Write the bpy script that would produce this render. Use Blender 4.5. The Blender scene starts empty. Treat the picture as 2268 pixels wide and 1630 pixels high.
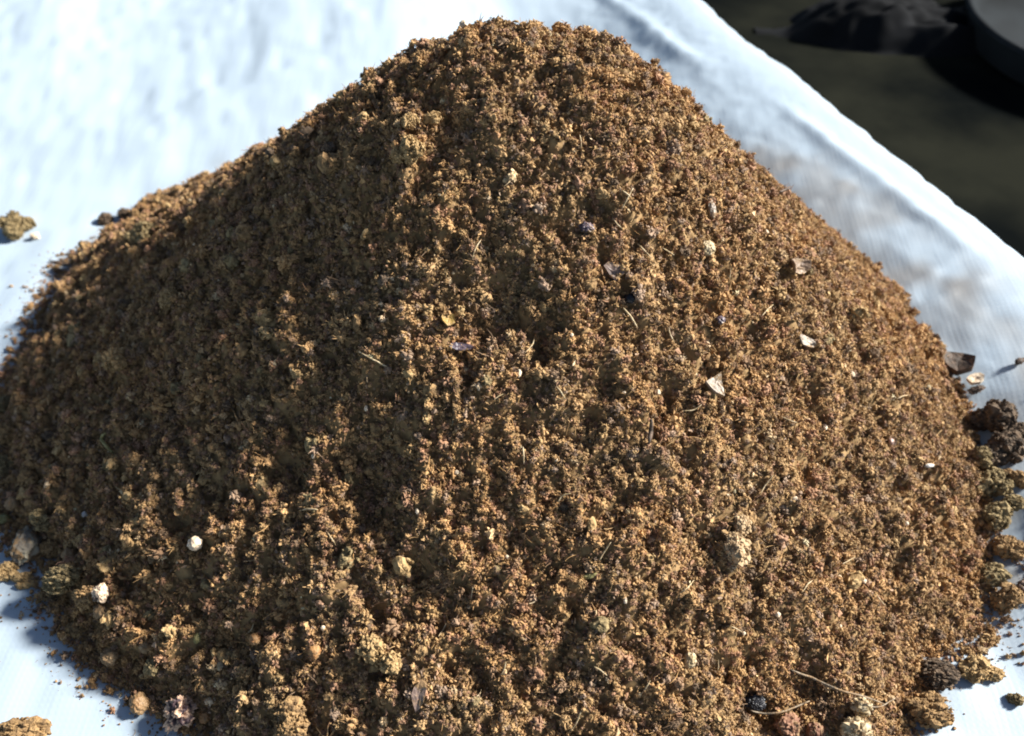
import bpy, math, random
import numpy as np
from mathutils import Vector, noise as mnoise

# ------------------------------------------------------------------ camera
SC = bpy.context.scene
COL = SC.collection
S = 0.36                                   # camera height above the sheet, metres
PITCH, HFOV = 45.0, 60.0
cd = bpy.data.cameras.new('camera'); cam = bpy.data.objects.new('camera', cd); COL.objects.link(cam)
cam.location = (0, 0, S); cam.rotation_euler = (math.radians(90 - PITCH), 0, 0)
cd.sensor_width = 36; cd.lens = 18 / math.tan(math.radians(HFOV / 2))
cd.clip_start = 0.005; cd.clip_end = 60
cd.dof.use_dof = True; cd.dof.focus_distance = 0.347; cd.dof.aperture_fstop = 10
SC.camera = cam
# ------------------------------------------------------------------ light
SUN_AZ, SUN_EL = 15.0, 35.0                # degrees from +X towards +Y, above the horizon
wd = bpy.data.worlds.new('World'); SC.world = wd; wd.use_nodes = True
wn = wd.node_tree.nodes; wl = wd.node_tree.links
bg = wn['Background']; sky = wn.new('ShaderNodeTexSky'); sky.sky_type = 'NISHITA'; sky.sun_disc = False
sky.sun_elevation = math.radians(SUN_EL); sky.sun_rotation = math.radians(90 - SUN_AZ)
wl.new(sky.outputs[0], bg.inputs[0]); bg.inputs[1].default_value = 0.04
sl = bpy.data.lights.new('sun', 'SUN'); sun = bpy.data.objects.new('sun', sl); COL.objects.link(sun)
sl.energy = 5.0; sl.angle = math.radians(8.0); sl.color = (1.0, 0.965, 0.90)
sd = Vector((math.cos(math.radians(SUN_EL)) * math.cos(math.radians(SUN_AZ)),
             math.cos(math.radians(SUN_EL)) * math.sin(math.radians(SUN_AZ)), math.sin(math.radians(SUN_EL))))
sun.rotation_euler = sd.to_track_quat('Z', 'Y').to_euler(); sun.location = sd * 3
SC.view_settings.view_transform = 'Standard'; SC.view_settings.look = 'None'
SC.view_settings.gamma = 1; SC.view_settings.use_curve_mapping = False
SC.view_settings.exposure = 1.52
SC.render.engine = 'CYCLES'; SC.cycles.use_denoising = True
SC.cycles.max_bounces = 6; SC.cycles.filter_width = 1.9

rng = np.random.default_rng(7); random.seed(7)
# ------------------------------------------------------------------ helpers
def nz(x, y, seed=0):
    """smooth 2-D value noise, about -1..1"""
    x = np.asarray(x, float); y = np.asarray(y, float)
    i = np.floor(x).astype(np.int64); j = np.floor(y).astype(np.int64)
    u = x - i; v = y - j; u = u * u * u * (u * (6 * u - 15) + 10); v = v * v * v * (v * (6 * v - 15) + 10)
    def h(a, b):
        n = (a * 374761393 + b * 668265263 + seed * 974711) & 0xFFFFFFFF
        n = ((n ^ (n >> 13)) * 1274126177) & 0xFFFFFFFF
        return ((n ^ (n >> 16)) & 0xFFFF) / 32767.5 - 1
    return (h(i, j) * (1 - u) + h(i + 1, j) * u) * (1 - v) + (h(i, j + 1) * (1 - u) + h(i + 1, j + 1) * u) * v
def fbm(x, y, o=4, seed=0, g=.5):
    a, t = 1., 0.
    for k in range(o):
        t = t + a * nz(x * 2**k + 17.3 * k, y * 2**k - 9.1 * k, seed + k); a *= g
    return t
def sstep(a, b, x):
    t = np.clip((x - a) / (b - a), 0, 1); return t * t * (3 - 2 * t)
def newmesh(name, v, f, smooth=False):
    m = bpy.data.meshes.new(name); v = np.asarray(v, float); f = np.asarray(f)
    m.vertices.add(len(v)); m.vertices.foreach_set('co', v.ravel())
    k = f.shape[1]
    m.loops.add(f.size); m.loops.foreach_set('vertex_index', f.ravel().astype(np.int32))
    m.polygons.add(len(f)); m.polygons.foreach_set('loop_start', (np.arange(len(f)) * k).astype(np.int32))
    m.polygons.foreach_set('use_smooth', np.full(len(f), smooth))
    m.update(calc_edges=True); return m
def obj(name, mesh, mat=None, parent=None, **tags):
    o = bpy.data.objects.new(name, mesh); COL.objects.link(o)
    if mat and mesh and not mesh.materials: mesh.materials.append(mat)
    if parent: o.parent = parent
    for k, v in tags.items(): o[k] = v
    return o
# viewing ray through a point of the 2267 x 1630 picture plane, used to find where on the heap a thing lies
PW, PH = 2267., 1630.
_f = (PW / 2) / math.tan(math.radians(HFOV / 2)); _p = math.radians(PITCH)
def ray(px, py):
    fw = np.array([0, math.cos(_p), -math.sin(_p)]); up = np.array([0, math.sin(_p), math.cos(_p)])
    d = fw * _f + np.array([1., 0, 0]) * (px - PW / 2) - up * (py - PH / 2)
    return d / np.linalg.norm(d)
def on_plane(px, py, z=0.):
    d = ray(px, py); return np.array([0, 0, S]) + d * ((z - S) / d[2])

# ------------------------------------------------------------------ heap shape
AX, AY, HH, FLAT, CC = .041 * S, .979 * S, .549 * S, .155, .21
RV = S * np.array([0.70, 0.672, 0.683, 0.716, 0.746, 0.786, 0.842, 0.87, 0.825, 0.755, 0.695, 0.690, 0.694, 0.69, 0.67, 0.72])
def heap_R(t, ragged=1.):
    N = len(RV); u = (t % (2 * np.pi)) / (2 * np.pi / N); i = np.floor(u).astype(int) % N; a = u - np.floor(u)
    p0, p1, p2, p3 = RV[(i - 1) % N], RV[i], RV[(i + 1) % N], RV[(i + 2) % N]
    r = .5 * (2 * p1 + (-p0 + p2) * a + (2 * p0 - 5 * p1 + 4 * p2 - p3) * a * a + (-p0 + 3 * p1 - 3 * p2 + p3) * a**3)
    return r + ragged * (.006 * nz(9 * np.cos(t) + 20, 9 * np.sin(t), 5) + .004 * nz(22 * np.cos(t) + 20, 22 * np.sin(t), 6))
def heap0(x, y):
    dx, dy = x - AX, y - AY
    R = heap_R(np.arctan2(dy, dx), 0.); R = heap_R(np.arctan2(dy, dx), sstep(.72, 1., np.hypot(dx, dy) / R)); cut = np.where(dx > 0, .008, .021)       # the crown is a short level ridge, not a point
    q = np.maximum(np.abs(dx) - cut, 0); u = np.hypot(dx, dy) + 1e-6
    t = np.hypot(q, dy) / np.maximum(R - cut * (np.abs(dx) / u)**1.5, .05)
    s = (np.sqrt(t * t + FLAT**2) - FLAT) / (np.sqrt(1 + FLAT**2) - FLAT)
    th = np.arctan2(dy, dx); cc = CC + .20 * np.exp(-((np.abs(th) - 2.55) / .6)**2) * (th > 0) + .08 * np.exp(-((th + np.pi) / .6)**2)   # hollow left flank
    lip = .008 * sstep(1.0, .94, t) * sstep(AX - .02, AX - .16, x)                # the left foot ends in a clumpy step
    return HH * (1 - s) * (1 - cc * s) * np.where(s > 1, .35, 1) + lip
BUMPS = [(AX - .022, AY, .014, .0035), (AX + .028, AY, .014, .0030), (AX + .006, AY + .002, .010, -.003)]
def heap1(x, y):
    z = heap0(x, y)
    for (bx, by, r, a) in BUMPS:
        z = z + a * np.exp(-((x - bx)**2 + (y - by)**2) / (r * r))
    return z
def rot(x, y, a): return x * math.cos(a) - y * math.sin(a) + 31.7, x * math.sin(a) + y * math.cos(a) + 11.3
def heap(x, y):
    z = heap1(x, y); w = np.clip(z / .02, 0, 1) * (1 + .25 * sstep(AX - .02, AX - .17, x))
    # clumping and pits, coarser on the left flank
    z = z + w * (.0013 * nz(*rot(x * 38, y * 38, .6), 12) + .0020 * nz(*rot(x * 85, y * 85, 1.1), 13)
                 + .0024 * nz(*rot(x * 150, y * 150, .35), 14) + .0022 * nz(*rot(x * 210, y * 210, 1.25), 16) + .0015 * nz(*rot(x * 360, y * 360, .8), 15)
                 - .0075 * np.maximum(0, nz(*rot(x * 130, y * 130, .95), 17) - .42) - .0060 * np.maximum(0, nz(*rot(x * 240, y * 240, .2), 18) - .45))
    return z
def hit(px, py, fn=heap1):
    d = ray(px, py); o = np.array([0, 0, S])
    ts = np.linspace(.08, .9, 1600); P = o + ts[:, None] * d
    below = P[:, 2] < np.maximum(fn(P[:, 0], P[:, 1]), 0)
    k = int(np.argmax(below)) if below.any() else -1
    p = P[k].copy(); p[2] = max(float(fn(np.array(p[0]), np.array(p[1]))), 0.); return p
def normal_at(x, y, fn=heap1, e=.003):
    x = np.asarray(x, float); y = np.asarray(y, float)
    zx = (fn(x + e, y) - fn(x - e, y)) / (2 * e); zy = (fn(x, y + e) - fn(x, y - e)) / (2 * e)
    n = np.stack([-zx, -zy, np.ones_like(zx)], -1); return n / np.linalg.norm(n, axis=-1, keepdims=True)
raw = [  # hollows (negative) and bulges: picture x, y, radius px, height mm
 (1060,480,60,-5),(1130,620,70,-8),(1060,700,60,-7),(1180,720,50,-5),(800,1010,80,-10),(830,1100,50,-6),(690,640,90,-4),
 (1255,500,40,-6),(1480,880,55,-5),(1560,1190,45,-7),(1300,930,35,-5),(1000,250,55,-6),(940,200,45,-5),(660,1000,60,-5),
 (920,1280,60,-6),(1130,1400,45,-5),(1680,1535,60,-17),(1800,1490,50,-14),(1590,1470,30,-8),(950,400,45,-4),(1230,1560,55,-5),
 (560,900,60,-5),(480,1380,55,-6),(1500,1400,40,-4),(360,900,70,-5),
 (880,330,60,5),(860,760,75,6),(940,450,50,4),(950,950,75,5),(300,520,60,6),(620,730,45,4),(1450,300,70,3),(760,1330,70,4),(1020,1180,70,4),(450,620,60,4),(540,1130,60,4)]
for px, py, rp, mm in raw:
    h = hit(px, py, heap0); d = np.linalg.norm(h - np.array([0, 0, S]))
    BUMPS.append((h[0], h[1], rp * d / _f, mm * (.0011 if mm < 0 else .0006)))

# ------------------------------------------------------------------ materials
def mat_new(name):
    m = bpy.data.materials.new(name); m.use_nodes = True
    return m, m.node_tree.nodes, m.node_tree.links, m.node_tree.nodes['Principled BSDF']
def m_soil(name, instancer, col=(.16, .1, .045)):
    m, n, l, b = mat_new(name); b.inputs['Roughness'].default_value = .85; b.inputs['Specular IOR Level'].default_value = .25
    tc = n.new('ShaderNodeTexCoord'); nt = n.new('ShaderNodeTexNoise'); nt.inputs['Scale'].default_value = 1.6 if instancer else 420
    nt.inputs['Detail'].default_value = 4; l.new(tc.outputs['Object'], nt.inputs['Vector'])
    mr = n.new('ShaderNodeMapRange'); mr.inputs[1].default_value = .3; mr.inputs[2].default_value = .7
    mr.inputs[3].default_value = .74; mr.inputs[4].default_value = 1.22; l.new(nt.outputs['Fac'], mr.inputs[0])
    mx = n.new('ShaderNodeVectorMath'); mx.operation = 'SCALE'; l.new(mr.outputs[0], mx.inputs['Scale'])
    if instancer:
        at = n.new('ShaderNodeAttribute'); at.attribute_type = 'INSTANCER'; at.attribute_name = 'tint'; l.new(at.outputs['Color'], mx.inputs[0])
    else:
        mx.inputs[0].default_value = col
    l.new(mx.outputs[0], b.inputs['Base Color']); return m
M_INST = m_soil('soil_crumb', True)
M_CORE = m_soil('soil_core', False, (.24, .152, .068))
TONE = 1.0
def m_lump(name, c1, c2, scale=300, rough=.8, spec=.3, lo=.42, hi=.58, bump=.35, coat=0., dust=0.):
    """two-tone mineral / plant matter with fine relief"""
    c1 = [k * TONE for k in c1]; c2 = [k * TONE for k in c2]
    m, n, l, b = mat_new(name); b.inputs['Roughness'].default_value = rough; b.inputs['Specular IOR Level'].default_value = spec
    b.inputs['Coat Weight'].default_value = coat
    tc = n.new('ShaderNodeTexCoord'); nt = n.new('ShaderNodeTexNoise'); nt.inputs['Scale'].default_value = scale; nt.inputs['Detail'].default_value = 5
    l.new(tc.outputs['Object'], nt.inputs['Vector']); r = n.new('ShaderNodeValToRGB')
    r.color_ramp.elements[0].position = lo; r.color_ramp.elements[0].color = (*c1, 1)
    r.color_ramp.elements[1].position = hi; r.color_ramp.elements[1].color = (*c2, 1)
    l.new(nt.outputs['Fac'], r.inputs[0])
    if dust:      # soil clinging to it in patches
        nd = n.new('ShaderNodeTexNoise'); nd.inputs['Scale'].default_value = 210; nd.inputs['Detail'].default_value = 6; nd.inputs['Roughness'].default_value = .7; l.new(tc.outputs['Object'], nd.inputs['Vector'])
        mk = n.new('ShaderNodeMapRange'); mk.inputs[1].default_value = .62 - dust * .3; mk.inputs[2].default_value = .68 - dust * .3; l.new(nd.outputs['Fac'], mk.inputs[0])
        mm = n.new('ShaderNodeMix'); mm.data_type = 'RGBA'; l.new(mk.outputs[0], mm.inputs['Factor']); l.new(r.outputs[0], mm.inputs['A']); mm.inputs['B'].default_value = (.2, .125, .062, 1); l.new(mm.outputs['Result'], b.inputs['Base Color'])
    else: l.new(r.outputs[0], b.inputs['Base Color'])
    n2 = n.new('ShaderNodeTexNoise'); n2.inputs['Scale'].default_value = scale * 3; n2.inputs['Detail'].default_value = 3; l.new(tc.outputs['Object'], n2.inputs['Vector'])
    bp = n.new('ShaderNodeBump'); bp.inputs['Strength'].default_value = min(1, bump * 1.6); bp.inputs['Distance'].default_value = .0007
    l.new(n2.outputs['Fac'], bp.inputs['Height']); l.new(bp.outputs[0], b.inputs['Normal']); return m

# ------------------------------------------------------------------ the setting: floor and what stands in the dark behind
def m_floor():
    m, n, l, b = mat_new('dark_floor'); b.inputs['Roughness'].default_value = 1.; b.inputs['Specular IOR Level'].default_value = 0.
    tc = n.new('ShaderNodeTexCoord'); a = n.new('ShaderNodeTexNoise'); a.inputs['Scale'].default_value = 8; a.inputs['Detail'].default_value = 6
    l.new(tc.outputs['Object'], a.inputs['Vector']); r = n.new('ShaderNodeValToRGB')
    r.color_ramp.elements[0].position = .38; r.color_ramp.elements[0].color = (.0035, .0042, .0042, 1)
    r.color_ramp.elements[1].position = .62; r.color_ramp.elements[1].color = (.013, .0135, .010, 1)
    l.new(a.outputs['Fac'], r.inputs[0]); l.new(r.outputs[0], b.inputs['Base Color']); return m
gx, gy = np.meshgrid(np.linspace(-6, 6, 2), np.linspace(-5, 8, 2))
def grid_faces(nu, nv):
    i = (np.arange(nu - 1)[:, None] * nv + np.arange(nv - 1)[None, :]).ravel()
    return np.stack([i, i + nv, i + nv + 1, i + 1], 1)
obj('floor', newmesh('floor', np.stack([gx.ravel(), gy.ravel(), np.full(4, -.006)], 1), np.array([[0, 1, 3, 2]])), m_floor(), kind='structure')

# ------------------------------------------------------------------ the white sheet
ZC = .046
crest = np.array([on_plane(px, py, ZC) for px, py in [(1530, 0), (1620, 85), (1720, 150), (1830, 245), (1960, 350), (2110, 470), (2190, 535), (2267, 600)]])
c0, c1 = crest[0, :2], crest[-1, :2]
ax_s = (c0 - c1) / np.linalg.norm(c0 - c1)             # along the edge, towards the back
ax_p = np.array([ax_s[1], -ax_s[0]])                   # outwards, to the right and back
cs = (crest[:, :2] - c1) @ ax_s; cp = (crest[:, :2] - c1) @ ax_p
def sheet_flat(x, y):
    """relief of the sheet lying on the floor"""
    z = .0012 * nz(x * 30, y * 30, 31) + .0006 * nz(x * 75, y * 60, 32)
    back = sstep(.42, .85, y + .22 * np.minimum(x + .1, 0)) * sstep(.12, -.12, x - .0)
    z = z + back * (.045 + .007 * nz(x * 9 + 3, y * 7, 33) + .0006 * nz(x * 40 + y * 14, y * 9, 34))
    far = sstep(.3, .6, y)
    z = z + far * (.006 * nz(x * 7, y * 7, 35) + .0003 * nz(x * 60 + y * 18, y * 11, 36) + .0002 * nz(x * 130 + 30 * y, y * 22, 37))
    return z
CREASES = [(tuple(on_plane(*a, .03)[:2]), tuple(on_plane(*b, .03)[:2]), h) for a, b, h in [((1950, 672), (2130, 600), .0016), ((2000, 700), (2200, 650), .0018), ((1760, 470), (1900, 425), .0012), ((2040, 740), (2240, 700), .0012)]]
def sheet_relief(x, y, SS, U, zr):
    near = np.exp(-((U + .05) / .045)**2) * (zr > .004)
    cr = near * (.0004 * nz(SS * 34 + U * 20, U * 60, 43) + .0004 * nz(SS * 90, U * 110, 44) + .0003 * nz(SS * 210, U * 230, 45))
    # two pinched folds along the raised side
    fold = .0030 * np.exp(-((U + .052 + .10 * (SS - .42)) / .008)**2) * sstep(.26, .33, SS) * sstep(.62, .5, SS)
    fold = fold + .003 * np.exp(-((U + .028 - .14 * (SS - .5)) / .005)**2) * sstep(.40, .46, SS) * sstep(.62, .54, SS)
    fold = fold + .0026 * np.exp(-((U + .024 + .05 * (SS - .2)) / .006)**2) * sstep(.0, .06, SS) * sstep(.24, .16, SS)
    for (xa, ya), (xb, yb), hgt in CREASES:                                     # sharp creases across the raised side
        L = math.hypot(xb - xa, yb - ya); ux, uy = (xb - xa) / L, (yb - ya) / L; p = (x - xa) * ux + (y - ya) * uy; q = (x - xa) * uy - (y - ya) * ux
        fold = fold + hgt * np.exp(-np.abs(q) / .0028) * sstep(-.01, .02, p) * sstep(L + .01, L - .02, p)
    return sheet_flat(x, y) * sstep(.0, -.1, U) + cr + fold
def sheet_z(x, y):
    x = np.asarray(x, float); y = np.asarray(y, float)
    SS = (x - c1[0]) * ax_s[0] + (y - c1[1]) * ax_s[1]; P = (x - c1[0]) * ax_p[0] + (y - c1[1]) * ax_p[1]
    o = np.argsort(cs); U = P - np.interp(SS, cs[o], cp[o])
    zr = ZC * np.sin(np.clip(1 + U / (.15 + .015 * nz(SS * 6, SS * 0, 42)), 0, 1) * np.pi / 2)**1.6
    return np.maximum(zr + sheet_relief(x, y, SS, U, zr), -.005)
def build_sheet():
    s = np.concatenate([np.arange(-.75, -.2, .008), np.arange(-.2, .95, .0028), np.arange(.95, 1.5, .01)])
    u = np.concatenate([np.arange(-1.35, -.75, .008), np.arange(-.75, 0, .0028), np.linspace(0, .11, 44)])
    U, SS = np.meshgrid(u, s)
    order = np.argsort(cs); off = np.interp(SS, cs[order], cp[order]) + .0012 * nz(SS * 60, SS * 0, 40) + .0008 * nz(SS * 140, SS * 0, 41)
    k = np.interp(SS, cs[order], cp[order])
    inner = U < 0; rise_w = .15 + .015 * nz(SS * 6, SS * 0, 42)
    t = np.clip(1 + U / rise_w, 0, 1)
    p = np.where(inner, U, 0.); zr = ZC * np.where(inner, np.sin(t * np.pi / 2)**1.6, 1.)
    # rounded crest rolling over and down to the floor
    R = .022; a = np.clip(U / R, 0, 1.35)
    p = np.where(inner, p, R * np.sin(a) + np.maximum(U - R * 1.35, 0) * .45)
    zr = np.where(inner, zr, ZC - R * (1 - np.cos(a)) - np.maximum(U - R * 1.35, 0) * .9)
    P = p + off
    x = c1[0] + ax_s[0] * SS + ax_p[0] * P; y = c1[1] + ax_s[1] * SS + ax_p[1] * P
    z = np.maximum(zr + sheet_relief(x, y, SS, U, zr), -.005)
    m = newmesh('white_sheet', np.stack([x.ravel(), y.ravel(), z.ravel()], 1), grid_faces(len(s), len(u)), True)
    tt = np.hypot(x - AX, y - AY) / heap_R(np.arctan2(y - AY, x - AX))       # fine soil dust rubbed into the weave round the foot of the heap
    du = .45 * np.exp(-np.maximum(tt - 1, 0) / .03) * (.6 + .7 * nz(x * 60, y * 60, 81)) 
    at = m.attributes.new('dust', 'FLOAT', 'POINT'); at.data.foreach_set('value', np.clip(du, 0, .8).ravel().astype(np.float32)); return m
def m_sheet():
    m, n, l, b = mat_new('woven_white_plastic')
    at = n.new('ShaderNodeAttribute'); at.attribute_name = 'dust'; md = n.new('ShaderNodeMix'); md.data_type = 'RGBA'
    md.inputs['A'].default_value = (.39, .475, .555, 1); md.inputs['B'].default_value = (.2, .14, .08, 1); l.new(at.outputs['Fac'], md.inputs['Factor']); l.new(md.outputs['Result'], b.inputs['Base Color'])
    b.inputs['Roughness'].default_value = .55; b.inputs['Specular IOR Level'].default_value = .35
    tc = n.new('ShaderNodeTexCoord')
    hs = []
    for ang, per in ((0, .0026), (90, .0026)):
        mp = n.new('ShaderNodeMapping'); mp.inputs['Rotation'].default_value[2] = math.radians(ang + 2); l.new(tc.outputs['Object'], mp.inputs['Vector'])
        w = n.new('ShaderNodeTexWave'); w.wave_type = 'BANDS'; w.inputs['Scale'].default_value = .314 / per; w.inputs['Distortion'].default_value = .8
        w.inputs['Detail'].default_value = 2; w.inputs['Detail Scale'].default_value = .4; l.new(mp.outputs[0], w.inputs['Vector']); hs.append(w.outputs['Fac'])
    mx = n.new('ShaderNodeMath'); mx.operation = 'MULTIPLY'; l.new(hs[0], mx.inputs[0]); l.new(hs[1], mx.inputs[1])
    # loose tapes and creases along the weave
    mp = n.new('ShaderNodeMapping'); mp.inputs['Scale'].default_value = (330, 24, 30); l.new(tc.outputs['Object'], mp.inputs['Vector'])
    nt = n.new('ShaderNodeTexNoise'); nt.inputs['Scale'].default_value = 1; nt.inputs['Detail'].default_value = 3; l.new(mp.outputs[0], nt.inputs['Vector'])
    mp2 = n.new('ShaderNodeMapping'); mp2.inputs['Scale'].default_value = (14, 170, 30); l.new(tc.outputs['Object'], mp2.inputs['Vector'])
    nt2 = n.new('ShaderNodeTexNoise'); nt2.inputs['Scale'].default_value = 1; nt2.inputs['Detail'].default_value = 2; l.new(mp2.outputs[0], nt2.inputs['Vector'])
    sc = n.new('ShaderNodeMath'); sc.operation = 'MULTIPLY'; sc.inputs[1].default_value = .26; l.new(mx.outputs[0], sc.inputs[0])
    ad = n.new('ShaderNodeMath'); ad.operation = 'MULTIPLY_ADD'; ad.inputs[1].default_value = .9; l.new(nt.outputs['Fac'], ad.inputs[0]); l.new(sc.outputs[0], ad.inputs[2])
    ad2 = n.new('ShaderNodeMath'); ad2.operation = 'MULTIPLY_ADD'; ad2.inputs[1].default_value = .9; l.new(nt2.outputs['Fac'], ad2.inputs[0]); l.new(ad.outputs[0], ad2.inputs[2])
    bp = n.new('ShaderNodeBump'); bp.inputs['Strength'].default_value = .3; bp.inputs['Distance'].default_value = .0004
    l.new(ad2.outputs[0], bp.inputs['Height']); l.new(bp.outputs[0], b.inputs['Normal'])
    tr = n.new('ShaderNodeBsdfTranslucent'); tr.inputs['Color'].default_value = (.64, .74, .84, 1); ms = n.new('ShaderNodeMixShader'); ms.inputs[0].default_value = .2
    l.new(b.outputs[0], ms.inputs[1]); l.new(tr.outputs[0], ms.inputs[2]); l.new(ms.outputs[0], n['Material Output'].inputs['Surface']); return m
obj('white_sheet', build_sheet(), m_sheet(), label='white woven plastic sheet spread out under the heap of soil', category='sheet')

# ------------------------------------------------------------------ crumb prototypes (kept out of the scene, instanced by geometry nodes)
def ico(sub):
    import bmesh
    bm = bmesh.new(); bmesh.ops.create_icosphere(bm, subdivisions=sub, radius=1)
    v = np.array([p.co[:] for p in bm.verts]); f = np.array([[q.index for q in t.verts] for t in bm.faces]); bm.free(); return v, f
ICO1, ICO2, ICO3, ICO4, ICO5 = ico(1), ico(2), ico(3), ico(4), ico(5)
def rough(v, amp, freq, seed):
    o = Vector((seed * 3.7, seed * 1.3, -seed * 2.1))
    d = np.array([mnoise.fractal(Vector(p) * freq + o, 1., 2., 3) for p in v]); return v * (1 + amp * d)[:, None]
def rot_random(v):
    q = rng.normal(size=4); q /= np.linalg.norm(q); w, x, y, z = q
    R = np.array([[1-2*(y*y+z*z), 2*(x*y-z*w), 2*(x*z+y*w)], [2*(x*y+z*w), 1-2*(x*x+z*z), 2*(y*z-x*w)], [2*(x*z-y*w), 2*(y*z+x*w), 1-2*(x*x+y*y)]])
    return v @ R.T
def join(parts):
    vs, fs, o = [], [], 0
    for v, f in parts: vs.append(v); fs.append(f + o); o += len(v)
    return np.concatenate(vs), np.concatenate(fs)
def aggregate(k, seed, core=.62, spread=.7, size=(.2, .42), flat=.55, base=ICO1, spikes=0):
    """a crumb: a craggy core crusted with flaky bits; radius about 1"""
    parts = [(rough(ICO2[0] * core * rng.uniform(.75, 1.2, 3), .5, 1.7, seed), ICO2[1])]
    for i in range(k):
        d = rng.normal(size=3); d /= np.linalg.norm(d)
        v = rough(base[0], .5, 1.6, seed * 31 + i) * rng.uniform(size[0], size[1]) * np.array([1, rng.uniform(.45, 1), rng.uniform(flat * .4, flat * 1.5)])
        parts.append((rot_random(v) + d * spread * rng.uniform(.7, 1.1), base[1]))
    for i in range(spikes):
        d = rng.normal(size=3); d /= np.linalg.norm(d); e = rng.normal(size=3) * .3
        parts.append(tube(np.array([d * .4, d * .85 + e * .4, d * 1.15 + e]), np.array([.075, .06, .02]), 3))
    return join(parts)
def flake(seed):
    n = 7; a = np.sort(rng.uniform(0, 2 * np.pi, n)); r = rng.uniform(.6, 1.1, n); e = rng.uniform(.4, 1.)
    top = np.stack([r * np.cos(a), e * r * np.sin(a), .18 * np.cos(2 * a) + .06], 1); bot = top - np.array([0, 0, .12])
    v = np.concatenate([top, bot, [[0, 0, .1], [0, 0, -.06]]]); f = []
    for i in range(n):
        j = (i + 1) % n; f += [[i, j, 2 * n], [j + n, i + n, 2 * n + 1], [i, i + n, j], [j, i + n, j + n]]
    return v, np.array(f)
def tube(pts, rad, sides=6):
    pts = np.asarray(pts, float); n = len(pts); rad = np.broadcast_to(rad, n)
    t = np.gradient(pts, axis=0); t /= np.linalg.norm(t, axis=1, keepdims=True) + 1e-12
    ref = np.array([.31, .2, .93]); a = np.cross(t, ref); a /= np.linalg.norm(a, axis=1, keepdims=True) + 1e-9; b = np.cross(t, a)
    ph = np.arange(sides) * 2 * np.pi / sides
    v = pts[:, None] + rad[:, None, None] * (np.cos(ph)[None, :, None] * a[:, None] + np.sin(ph)[None, :, None] * b[:, None])
    v = v.reshape(-1, 3); f = []
    for i in range(n - 1):
        for j in range(sides):
            k = (j + 1) % sides; q = [i * sides + j, i * sides + k, (i + 1) * sides + k, (i + 1) * sides + j]
            f += [[q[0], q[1], q[2]], [q[0], q[2], q[3]]]
    v = np.concatenate([v, pts[:1], pts[-1:]]); c = len(v) - 2
    for j in range(sides):
        k = (j + 1) % sides; f += [[k, j, c], [(n - 1) * sides + j, (n - 1) * sides + k, c + 1]]
    return v, np.array(f)
def fibre(seed):
    t = np.linspace(-1, 1, 6); b = rng.uniform(-.35, .35); c = rng.uniform(-.2, .2)
    return tube(np.stack([t, b * (t * t - .5), c * np.sin(3 * t)], 1), .05 * (1.2 - .5 * np.abs(t)), 4)
PROTO = []
def proto(vf, smooth=False):
    m = newmesh('crumb_shape', *vf, smooth); m.materials.append(M_INST); PROTO.append(bpy.data.objects.new('crumb_shape', m))
for i in range(12): proto(aggregate(int(rng.integers(22, 32)), i + 1, .50, .70, (.10, .34), .62, spikes=5))                       # 0..11 crumbs
for i in range(5): proto((rough(ICO2[0] * rng.uniform(.7, 1.2, 3), .55, 1.5, 50 + i), ICO2[1]))   # 12..16 grains
for i in range(6): proto(flake(i))                                                          # 17..22 flakes
for i in range(6): proto(fibre(i))                                                          # 23..28 fibres
def node_group(name):
    g = bpy.data.node_groups.new(name, 'GeometryNodeTree')
    g.interface.new_socket('Geometry', in_out='INPUT', socket_type='NodeSocketGeometry')
    g.interface.new_socket('Geometry', in_out='OUTPUT', socket_type='NodeSocketGeometry')
    n, l = g.nodes, g.links; gi = n.new('NodeGroupInput'); go = n.new('NodeGroupOutput')
    gt = n.new('GeometryNodeGeometryToInstance')
    for p in reversed(PROTO):
        oi = n.new('GeometryNodeObjectInfo'); oi.inputs['Object'].default_value = p; oi.inputs['As Instance'].default_value = False
        l.new(oi.outputs['Geometry'], gt.inputs[0])
    ip = n.new('GeometryNodeInstanceOnPoints'); ip.inputs['Pick Instance'].default_value = True
    l.new(gi.outputs[0], ip.inputs['Points']); l.new(gt.outputs[0], ip.inputs['Instance'])
    for nm, ty, so in (('shape', 'INT', 'Instance Index'), ('turn', 'FLOAT_VECTOR', 'Rotation'), ('size', 'FLOAT_VECTOR', 'Scale')):
        a = n.new('GeometryNodeInputNamedAttribute'); a.data_type = ty; a.inputs['Name'].default_value = nm
        if so == 'Rotation':
            e = n.new('FunctionNodeEulerToRotation'); l.new(a.outputs[0], e.inputs[0]); l.new(e.outputs[0], ip.inputs[so])
        else: l.new(a.outputs[0], ip.inputs[so])
    l.new(ip.outputs[0], go.inputs[0]); return g
CRUMB_NODES = node_group('crumb_scatter')
def scatter(name, pos, idx, rot, size, tint, parent=None, **tags):
    m = bpy.data.meshes.new(name); m.vertices.add(len(pos)); m.vertices.foreach_set('co', np.asarray(pos, np.float32).ravel())
    a = m.attributes.new('shape', 'INT', 'POINT'); a.data.foreach_set('value', np.asarray(idx, np.int32))
    for nm, arr in (('turn', rot), ('size', size)):
        a = m.attributes.new(nm, 'FLOAT_VECTOR', 'POINT'); a.data.foreach_set('vector', np.asarray(arr, np.float32).ravel())
    a = m.attributes.new('tint', 'FLOAT_COLOR', 'POINT'); a.data.foreach_set('color', np.concatenate([tint, np.ones((len(tint), 1))], 1).astype(np.float32).ravel())
    o = obj(name, m, M_INST, parent, **tags); md = o.modifiers.new('scatter', 'NODES'); md.node_group = CRUMB_NODES; return o
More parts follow.
